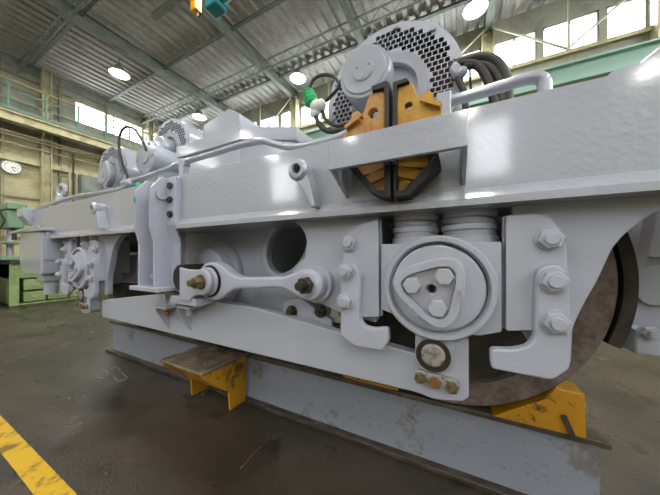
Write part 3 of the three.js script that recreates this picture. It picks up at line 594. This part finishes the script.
// radius rod with two eyes
{
  const xl = -1.085, xr = -0.515, yr = 0.864, y0 = 0.85, z0 = 0.02, z1 = 0.08;
  const s = new THREE.Shape();
  const rl = 0.096, rr = 0.062;
  s.moveTo(xl, y0 + rl); s.bezierCurveTo(xl + 0.1, y0 + rl, xl + 0.11, y0 + 0.03, xl + 0.21, y0 + 0.027); s.lineTo(xr - 0.16, yr + 0.024);
  s.bezierCurveTo(xr - 0.08, yr + 0.024, xr - 0.06, yr + rr, xr, yr + rr); s.absarc(xr, yr, rr, Math.PI / 2, -Math.PI / 2, true);
  s.bezierCurveTo(xr - 0.06, yr - rr, xr - 0.08, yr - 0.022, xr - 0.16, yr - 0.022); s.lineTo(xl + 0.21, y0 - 0.024);
  s.bezierCurveTo(xl + 0.11, y0 - 0.03, xl + 0.1, y0 - rl, xl, y0 - rl); s.absarc(xl, y0, rl, -Math.PI / 2, Math.PI / 2, true);
  const rod = part('radius_rod', ext(s, z1, z1 - z0, { bevel: 0.01, seg: 16 }), M.paintFlat, B);
  part('eye_boss', cylZ(xr, yr, -0.005, 0.032, 0.078), M.paintFlat, rod);
  part('eye_ring', latheZ(xr, yr, [[0, z1 + 0.008], [0.044, z1 + 0.008], [0.05, z1]]), M.paintFlat, rod);
  place('eye_bolt', hexBolt(0.034, 0.03, { stud: 0.03, studR: 0.02 }), M.oilSteel, rod, V(xr, yr, z1 + 0.006), 'dark steel nut on the rod eye');
  part('bush_ring', latheZ(xl, y0, [[0, z1 + 0.03], [0.05, z1 + 0.03], [0.05, z1 + 0.022], [0.066, z1 + 0.022], [0.07, z1 + 0.018], [0.07, z1 + 0.008], [0.062, z1 + 0.006], [0.062, z1 - 0.002]]), M.paintFlat, rod);
  part('rubber_bush', latheZ(xl, y0, [[0.06, z1 + 0.003], [0.079, z1 + 0.003], [0.079, z1 - 0.006]]), M.rubber, rod, 'dark rubber bush');
  place('eye_bolt', hexBolt(0.03, 0.032, { washer: 0.036, stud: 0.026, studR: 0.018 }), M.nut, rod, V(xl, y0, z1 + 0.046), 'brassy nut on the rod eye');
  // clevis that carries the left eye
  const cs = new THREE.Shape(); cs.moveTo(xl - 0.17, y0 + 0.066); cs.quadraticCurveTo(xl - 0.08, y0 + 0.052, xl, y0 + 0.062); cs.absarc(xl, y0, 0.062, Math.PI / 2, -Math.PI / 2, true);
  cs.quadraticCurveTo(xl - 0.07, y0 - 0.062, xl - 0.085, y0 - 0.1); cs.lineTo(xl - 0.17, y0 - 0.1); cs.closePath();
  const cl = part('clevis', ext(cs, z1 + 0.048, 0.018, { bevel: 0.005, seg: 14 }), M.paintFlat, B);
  part('clevis_drum', cylZ(xl - 0.2, y0 + 0.01, -0.05, z1 + 0.02, 0.07), M.rubber, cl, 'dark rubber bush');
  part('clevis_foot', box(xl - 0.26, xl - 0.05, y0 - 0.125, y0 - 0.085, 0.0, z1 + 0.04, 0.006), M.paintFlat, cl);
}
// inner bulkhead with oval opening, drums and motor casings behind the frame
{
  const bz = -0.2;
  const o = poly([[170, 214], [170, 312], [345, 330], [345, 214]], bz);
  const oval = (rx, ry, zz) => { const l = []; for (let k = 0; k < 28; k++) { const a = k / 28 * Math.PI * 2; l.push([287 + rx * Math.cos(a) + 0.25 * ry * Math.sin(a), 246 - ry * Math.sin(a)]); } return poly(l, zz); };
  const hp = oval(19, 27, bz);
  part('bulkhead', ext([[o[0][0], 1.13], [o[1][0], 0.72], [o[2][0] - 0.1, 0.66], [o[3][0], 1.13]], bz, 0.02, { bevel: 0.002, seg: 2, holes: [roundShape(hp, 0, THREE.Path)] }), M.paintFlat, B);
  part('opening_rim', ext(roundShape(oval(25, 33, bz + 0.05)), bz + 0.05, 0.052, { bevel: 0.01, seg: 2, holes: [roundShape(oval(20, 28, bz + 0.05), 0, THREE.Path)] }), M.paintFlat, B);
  const d = onZ(205, 275, bz + 0.1);
  const D = part('brake_cylinder', latheZ(d.x, d.y, [[0, bz + 0.1], [0.12, bz + 0.1], [0.16, bz + 0.085], [0.175, bz + 0.06], [0.175, bz]]), M.paintFlat, B);
  part('flange', latheZ(d.x, d.y, [[0.175, bz + 0.03], [0.215, bz + 0.03], [0.22, bz + 0.022], [0.22, bz]]), M.paintFlat, D);
  const e = onZ(275, 320, -0.1);
  part('gear_case', latheZ(e.x, e.y + 0.03, [[0, -0.12], [0.17, -0.12], [0.2, -0.15], [0.2, -0.34]]), M.paintFlat, B);
  const ms = poly([[106, 253], [140, 251], [140, 276], [106, 281]], -0.25); part('motor_shield', box(ms[0][0], ms[1][0], ms[3][1], ms[0][1], -0.29, -0.25, 0.02), M.paintFlat, B);
  const bb = onZ(291, 312, -0.05);
  part('bracket_plate', ext(poly([[283, 302], [300, 298], [332, 320], [330, 338], [283, 330]], -0.06), -0.06, 0.03, { r: 0.01 }), M.paintFlat, B);
  place('bolt', hexMid, M.oilSteel, B, V(bb.x, bb.y, -0.06));
  place('bolt', hexMid, M.oilSteel, B, onZ(321, 311, -0.06));
  part('shade_plate', box(-2.35, -0.42, 1.385, 1.4, -1.48, -0.22), M.paintFlat, B);  // unseen plate added to keep top light out of the frame interior
  part('cross_member', box(-1.75, -1.0, 0.74, 1.38, -1.46, -0.24, 0.02), M.paintFlat, B);
  for (const ax of [AX1, AX2]) {
    const s = ax === AX1 ? -1 : 1;
    part('traction_motor', [cylZ(ax + s * 0.52, 0.92, -1.3, -0.5, 0.3), box(ax + s * 0.52 - 0.28, ax + s * 0.52 + 0.28, 0.7, 1.15, -1.25, -0.55, 0.05)], M.paintFlat, B);
  }
}
// lifting lugs on the girder face
for (const [hx, hy, pts] of [[298, 170, [[288, 166], [294, 158], [303, 161], [306, 172], [310, 184], [315, 207], [309, 207], [304, 192], [292, 177]]]]) {
  const z = 0.11, mk = (dx) => {
    const h = onZ(hx, hy, z), q = poly(pts, z).map(([x, y]) => [x + dx, y]);
    const lug = part('lifting_lug', ext(q, z, 0.062, { r: 0.02, bevel: 0.006, holes: [hole(h.x + dx, h.y, 0.024)] }), M.paint, B);
    part('lug_eye', latheZ(h.x + dx, h.y, [[0.018, z - 0.02], [0.018, z + 0.012], [0.022, z + 0.016], [0.034, z + 0.014], [0.042, z + 0.004], [0.042, z - 0.03]]), M.paint, lug);
  };
  mk(0); mk(onZ(94, 212, z).x - onZ(298, 170, z).x);
}
// cross plate in front of the rubber stops
{
  const z = 0.2, c = poly([[328, 141], [468, 108], [468, 146], [328, 170]], z), y1 = (c[0][1] + c[1][1]) / 2, y0 = (c[2][1] + c[3][1]) / 2, x0 = c[0][0], x1 = c[1][0];
  const X = part('stop_bracket', box(x0, x1, y0, y1, z - 0.016, z, 0.003), M.paint, B);
  for (const x of [x0, x1 - 0.012]) part('end_gusset', extX([[0.05, y1], [z - 0.014, y1], [z - 0.014, y0], [0.05, y0 - 0.06]], x, x + 0.012, 0.002), M.paint, X);
  const cxm = onZ(391, 120, 0.12).x;
  part('middle_rib', box(cxm - 0.005, cxm + 0.005, y0 - 0.09, y1 + 0.02, 0.05, 0.08, 0.002), M.paint, X);
  const zf = 0.125;
  const sides = [
    { up: [[384.5, 130], [385, 90], [372, 89], [369, 95], [363, 113], [349, 126.5], [341, 140], [344, 150]], rim: [[389, 165], [389, 82], [385.5, 80], [371, 86], [372, 91], [384, 88], [385, 165]], lowOut: [[390, 150], [391, 198], [381, 198], [373, 195], [345, 164], [345, 150]], lowIn: [[385.5, 152], [385.5, 191], [377, 192], [352, 164], [352, 152]], hole: [373, 113], bolt: [357.5, 118.5], link: [[346, 129], [362, 116]], tray: [[353, 167], [377, 193], [386, 192], [386, 160]], ribs: [[[356, 174], [384, 166]], [[364, 183], [386, 172]]], mat: M.orangeWorn },
    { up: [[396, 130], [396, 85.6], [412, 81], [416, 92], [422, 101], [441, 104], [444, 125]], rim: [[392, 165], [392.5, 82], [406.7, 77], [409, 81], [397, 85.5], [396, 165]], lowOut: [[393, 150], [393, 198], [409, 196], [441, 165], [438, 150]], lowIn: [[396.5, 152], [396.5, 191], [404, 190], [433, 157], [430, 150]], hole: [408.5, 105.5], bolt: [427, 99.5], link: [[423, 101], [441, 106]], tray: [[395, 160], [395, 192], [404, 191], [433, 156]], ribs: [[[398, 162], [428, 164]], [[398, 172], [420, 176]]], mat: M.orange },
  ];
  for (const s of sides) {
    const h = onZ(s.hole[0], s.hole[1], zf);
    const P = part('rubber_stop', ext(poly(s.up, zf), zf, 0.03, { r: 0.006, bevel: 0.004, holes: [hole(h.x, h.y, 0.016)] }), s.mat, B, 'orange casting with black rubber edge');
    part('rubber_edge', ext(poly(s.rim, zf + 0.012), zf + 0.012, 0.07, { bevel: 0.003 }), M.rubber, P, 'black rubber edge');
    part('rubber_cup', ext(roundShape(poly(s.lowOut, zf), 0.008), zf, 0.06, { bevel: 0.005, holes: [roundShape(poly(s.lowIn, zf), 0.006, THREE.Path)] }), M.rubber, P, 'black rubber cup');
    part('tray', ext(poly(s.lowIn, zf - 0.035), zf - 0.035, 0.012, { bevel: 0 }), s.mat, P);
    for (const [a, b] of s.ribs) { const A1 = onZ(a[0], a[1], zf - 0.03), B1 = onZ(b[0], b[1], zf - 0.03); part('rib', bar(A1, B1, 0.016, 0.03), s.mat, P); }
    const bo = onZ(s.bolt[0], s.bolt[1], zf); place('stud', hexSmall, s.mat, P, V(bo.x, bo.y, zf));
    const [la, lb] = s.link.map(([a, b]) => onZ(a, b, zf + 0.006)); part('arm', bar(la, lb, 0.024, 0.012), s.mat, P);
  }
}
// air pipe along the top of the girder
{
  const z = -0.02;
  const pts = [[128, 182.5], [160, 172], [182, 163], [215, 153], [245, 144], [262, 141], [275, 144], [290, 147], [310, 145], [336, 138], [348, 133]].map(([a, b]) => onZ(a, b, z));
  const P = part('air_pipe', tube(pts, 0.0165, 120, 12), M.paint, B);
  const pc = onZ(183, 162, z);
  for (const px of [184]) { const c = onZ(px, px === 184 ? 163 : 141.5, z); part('pipe_clamp', [box(c.x - 0.02, c.x + 0.02, 1.43, c.y + 0.01, z - 0.02, z + 0.02, 0.004), box(c.x - 0.03, c.x + 0.03, c.y - 0.022, c.y + 0.022, z - 0.025, z + 0.02, 0.008)], M.paint, P); }
  part('pipe_union', cylX(pts[0].y, z, pts[0].x - 0.06, pts[0].x + 0.06, 0.026), M.paint, P);
  const q = [[38, 209], [58, 202], [75, 197], [100, 193], [122, 189], [129, 183]].map(([a, b]) => onZ(a, b, 0.02));
  part('air_pipe', tube(q, 0.02, 60, 10), M.paint, B);
  const h = [[440, 103.5], [470, 96], [500, 87], [525, 79], [538, 77.5], [544, 82], [545, 95]].map(([a, b]) => onZ(a, b, -0.02));
  const Hh = part('hand_rail', tube(h, 0.0175, 80, 14), M.paint, B);
  const e = h[0]; part('rail_block', box(e.x - 0.01, e.x + 0.035, 1.42, e.y + 0.018, -0.05, 0.015, 0.006), M.paint, Hh);
}
// centre box over the cross member
{
  const z = -0.35;
  const a = onZ(240, 126, z), b = onZ(180, 151, z), y1 = a.y, y0 = onZ(240, 140, z).y;
  const e = V(a.x + 0.35, 0, z - 0.18);
  const plan = (m) => [[b.x - 0.05 + m, z - m], [a.x - m, z - m], [e.x - m, e.z], [e.x - m, -1.35 + m], [b.x - 0.05 + m, -1.35 + m]];
  const C = part('centre_box', extY(plan(0.03), y0 + 0.01, y0 - 1.38, 0.006), M.paint, B);
  part('box_rim', extY(plan(0), y1, y1 - y0, 0.008), M.paint, C);
  const u0 = onZ(202, 128, z - 0.04), u1 = onZ(229, 108, z - 0.04), u2 = onZ(239, 113, z - 0.04);
  const x0 = u0.x, x1 = u2.x;
  part('lid', ext([[x0, y1 - 0.002], [x0 + 0.02, u0.y + 0.02], [u1.x, u1.y], [x1, u2.y], [x1 + 0.02, y1 - 0.002]], z - 0.04, 0.8, { bevel: 0.008, r: 0.01 }), M.paint, C);
}
// blowers with pierced end plates
function blower(x, y, zf, Ro, len, cap, name) {
  const P = part(name, latheZ(x, y, [[0, zf - len], [Ro * 0.9, zf - len], [Ro, zf - len + 0.03], [Ro, zf - 0.03], [Ro * 0.985, zf - 0.012], [Ro * 0.97, zf - 0.01]], 64), M.paint, B);
  const s = new THREE.Shape(); s.absarc(x, y, Ro * 0.985, 0, Math.PI * 2, false);
  const holes = [hole(x, y, Ro * 0.5)], st = Ro * cap.pitch, hw = st * 0.43;
  for (let i = -16; i <= 16; i++) for (let j = -16; j <= 16; j++) {
    const hx = i * st * 1.05 + (j % 2 ? st * 0.5 : 0), hy = j * st, r = Math.hypot(hx, hy);
    if (r > Ro * 0.88 || r < Ro * 0.6) continue;
    const pth = new THREE.Path(); const X = x + hx, Y = y + hy; pth.moveTo(X - hw, Y - hw); pth.lineTo(X - hw, Y + hw); pth.lineTo(X + hw, Y + hw); pth.lineTo(X + hw, Y - hw); pth.closePath(); holes.push(pth);
  }
  part('pierced_plate', ext(s, zf, 0.004, { bevel: 0, holes, seg: 32 }), M.paintFlat, P, 'grey end plate with rows of square holes');
  part('stator_core', latheZ(x, y, [[Ro * 0.45, zf - 0.12], [Ro * 0.5, zf - 0.1], [Ro * 0.9, zf - 0.1], [Ro * 0.94, zf - 0.12]]), M.stator, P, 'reddish brown windings behind the holes');
  const k = cap.len, cx = cap.at ? cap.at.x : x, cy = cap.at ? cap.at.y : y;
  part('hub', latheZ(x, y, [[0, zf - 0.03], [Ro * 0.42, zf - 0.03], [Ro * 0.42, zf + 0.006], [Ro * 0.56, zf + 0.012], [Ro * 0.56, zf - 0.02]]), M.paint, P);
  part('bearing_housing', latheZ(cx, cy, [[cap.r * 1.05, zf - 0.035], [cap.r * 1.05, zf + k * 0.5], [cap.r * 1.12, zf + k * 0.55], [cap.r * 1.12, zf + k * 0.9], [cap.r * 1.06, zf + k], [0, zf + k]].reverse()), M.paint, P);
  part('hub_face', latheZ(cx, cy, [[0, zf + k + 0.016], [cap.r * 0.42, zf + k + 0.016], [cap.r * 0.45, zf + k + 0.01], [cap.r * 0.9, zf + k + 0.008], [cap.r * 0.95, zf + k]]), M.paint, P);
  const bg = hexBolt(Ro * 0.035, 0.012), bs = hexBolt(cap.r * 0.05, 0.006);
  for (let i = 0; i < 10; i++) { const q = i / 10 * Math.PI * 2 + 0.2; place('bolt', bg, M.paintFlat, P, V(x + Ro * 0.92 * Math.cos(q), y + Ro * 0.92 * Math.sin(q), zf)); }
  for (let i = 0; i < 3; i++) { const q = i * 2.094 + 0.5; place('hub_bolt', bs, M.paintFlat, P, V(cx + cap.r * 0.3 * Math.cos(q), cy + cap.r * 0.3 * Math.sin(q), zf + k + 0.016)); }
  return P;
}
{
  const c1 = onZ(388, 93, -0.3), c2 = onZ(111, 175, -0.3), c3 = onZ(169, 150, -0.66);
  blower(c1.x, c1.y, -0.3, 0.33, 0.55, { r: 0.106, len: 0.16, pitch: 0.072, at: onZ(363, 70, -0.13) }, 'blower_motor');
  blower(c2.x, c2.y, -0.3, 0.29, 0.36, { r: 0.105, len: 0.06, pitch: 0.085 }, 'blower_motor');
  blower(c3.x, c3.y, -0.66, 0.33, 0.4, { r: 0.1, len: 0.1, pitch: 0.085 }, 'blower_motor');
  // saddles that carry them
  for (const c of [c1, c2]) part('blower_saddle', box(c.x - 0.3, c.x + 0.3, 1.3, c.y - 0.2, -0.85, -0.33, 0.02), M.paint, B);
  part('blower_saddle', box(c3.x - 0.28, c3.x + 0.28, 1.3, c3.y - 0.2, -1.06, -0.69, 0.02), M.paint, B);
  part('side_duct', extX([[-0.3, c1.y - 0.05], [-0.24, c1.y - 0.12], [-0.24, 1.42], [-0.4, 1.42], [-0.4, c1.y - 0.05]], c1.x - 0.06, c1.x + 0.1, 0.01), M.paintFlat, B);
  // small pump in front of the far blower
  const z = -0.28, p = onZ(145, 157, z);
  const U = part('pump', latheZ(p.x, p.y, [[0, z - 0.34], [0.15, z - 0.34], [0.15, z - 0.3], [0.125, z - 0.28], [0.125, z - 0.05], [0.15, z - 0.04], [0.15, z - 0.01], [0.145, z], [0.06, z], [0.055, z + 0.01], [0, z + 0.01]]), M.paint, B);
  part('pump_foot', box(p.x - 0.09, p.x + 0.09, 1.38, p.y - 0.05, z - 0.3, z - 0.06, 0.01), M.paint, U);
  const bp = hexBolt(0.012, 0.008); for (let i = 0; i < 6; i++) { const a = i * 1.047; place('bolt', bp, M.paintFlat, U, V(p.x + 0.12 * Math.cos(a), p.y + 0.12 * Math.sin(a), z)); }
  const loop = [[128, 178], [121, 160], [119, 140], [124, 128], [134, 129], [143, 142], [146, 150]].map(([a, b]) => onZ(a, b, -0.2));
  part('cable', tube(loop, 0.011, 60, 8), M.hose, B, 'black cable loop');
  const g = onZ(136, 187, -0.1); part('cable_gland', new THREE.SphereGeometry(0.045, 14, 10).scale(1.6, 0.8, 1).translate(g.x, g.y, g.z), M.green, B, 'green tape on a cable end');
}
// taped connector and hoses left of the near blower
{
  const z = -0.2, pz = (l) => l.map(([a, b]) => onZ(a, b, z));
  const K = part('connector', latheY(0, 0, [[0, 0.045], [0.02, 0.045], [0.026, 0.036], [0.034, 0.03], [0.03, 0.02], [0.037, 0.012], [0.033, 0.0], [0.038, -0.01], [0.032, -0.024], [0.035, -0.034], [0.024, -0.042], [0, -0.042]], 9).rotateZ(0.3).translate(onZ(310, 98, z).x, onZ(310, 98, z).y, z), M.green, B, 'green taped connector');
  const w = onZ(317, 107, z); part('white_wrap', [new THREE.IcosahedronGeometry(0.036, 1).translate(w.x, w.y, z), new THREE.IcosahedronGeometry(0.028, 1).translate(w.x + 0.03, w.y - 0.004, z + 0.012), new THREE.IcosahedronGeometry(0.026, 1).translate(w.x - 0.012, w.y - 0.028, z)], M.white, K, 'white wrapped connector end');
  part('hose', tube(pz([[309, 90], [313, 80], [323, 75], [334, 77], [339, 86], [331, 96], [324, 103]]), 0.0085, 50, 8), M.hose, K);
  part('hose', tube(pz([[315, 113], [319, 124], [328, 131], [340, 130], [350, 127], [358, 120]]), 0.013, 50, 8), M.hose, K);
  part('hose', tube(pz([[322, 111], [327, 121], [338, 126], [350, 123]]), 0.009, 40, 8), M.hose, K);
}
// thick hoses right of the near blower
{
  const z = -0.26, pz = (l) => l.map(([a, b]) => onZ(a, b, z));
  [[[453, 66], [466, 63], [478, 66], [487, 78], [492, 92], [496, 106]], [[460, 62], [480, 57], [495, 61], [505, 74], [508, 90], [508, 106]], [[466, 66], [485, 65], [496, 74], [501, 88], [502, 108]]].forEach((l, i) => part('hose', tube(pz(l), [0.017, 0.018, 0.015][i], 50, 10), M.hose, B, 'thick black hose'));
  part('hose', tube(pz([[456, 62], [458, 78], [464, 92], [466, 108]]), 0.013, 40, 8), M.hose, B);
  part('cable_tie', tube(pz([[470, 60], [470, 75], [471, 92]]), 0.005, 20, 6), M.black, B);
  part('pipe_elbow', tube(pz([[455, 68], [458, 74], [462, 72]]), 0.022, 20, 10), M.paint, B);
}
// lifting eye and sand box at the far end
{
  const p = onZ(62, 191, -0.05), x = p.x;
  const rg = new THREE.TorusGeometry(0.052, 0.024, 12, 32).scale(1, 1, 0.7).rotateY(0.2).translate(x, p.y, -0.05);
  const E = part('lifting_eye', rg, M.paint, B); part('eye_base', [cylY(x, -0.05, 1.42, p.y - 0.05, 0.06, 0.04), cylY(x, -0.05, 1.41, 1.44, 0.09)], M.paint, E);
  const S = part('sand_box', ext([[-3.82, 1.2], [-3.86, 1.0], [-3.8, 0.84], [-3.72, 0.8], [-3.24, 0.8], [-3.24, 1.19]], 0.12, 0.16, { r: 0.03, bevel: 0.012 }), M.paint, B);
  part('lid_strip', box(-3.9, -3.2, 1.19, 1.22, -0.02, 0.14, 0.008), M.paint, S);
  part('side_cover', box(-3.24, -3.225, 0.93, 1.19, -0.02, 0.1, 0.006), M.paint, S);
  part('support_arm', bar(V(-3.85, 1.2, 0.16), V(-3.3, 1.235, 0.12), 0.02), M.paint, S);
  part('outlet', [cylY(-3.35, 0.03, 0.62, 0.82, 0.05), box(-3.45, -3.28, 0.74, 0.82, -0.03, 0.1, 0.01)], M.paint, S);
}
// dark blue corner piece on the girder near the picture edge
{
  const q = poly([[640, 62], [660, 45], [690, 36], [700, 70], [660, 66]], 0.0);
  part('corner_plate', ext(q, 0.0, 0.08, { bevel: 0.004 }), M.paint, B);
  part('top_wedge', ext(poly([[607, 76], [612, 71], [640, 62], [664, 50], [664, 70]], 0.02), 0.02, 0.1, { bevel: 0.004 }), M.paint, B);
}
// end panel of the frame beyond the near wheel
{
  const z = -0.5, q = poly([[632, 190], [632, 350], [720, 350], [720, 190]], z);
  const E = part('end_panel', box(q[0][0], q[2][0], q[1][1] + 0.09, q[0][1], z - 0.06, z, 0.006), M.paintFlat, B);
  const r = (l) => roundShape(poly(l, z + 0.022).map(([x, y]) => [x, y, 0.06]));
  for (const [y0, y1] of [[215, 258], [265, 306]]) part('pressed_panel', ext(r([[637, y0], [637, y1], [715, y1], [715, y0]]), z + 0.022, 0.024, { bevel: 0.004 }), M.paintFlat, E);
  part('foot_plate', box(q[0][0] - 0.02, q[2][0], q[1][1], q[1][1] + 0.1, z - 0.06, z + 0.06, 0.01), M.paintFlat, E);
  const f = onZ(648, 332, z + 0.06); place('bolt', hexMid, M.paintFlat, E, f);
}
renderer.render(scene, camera);
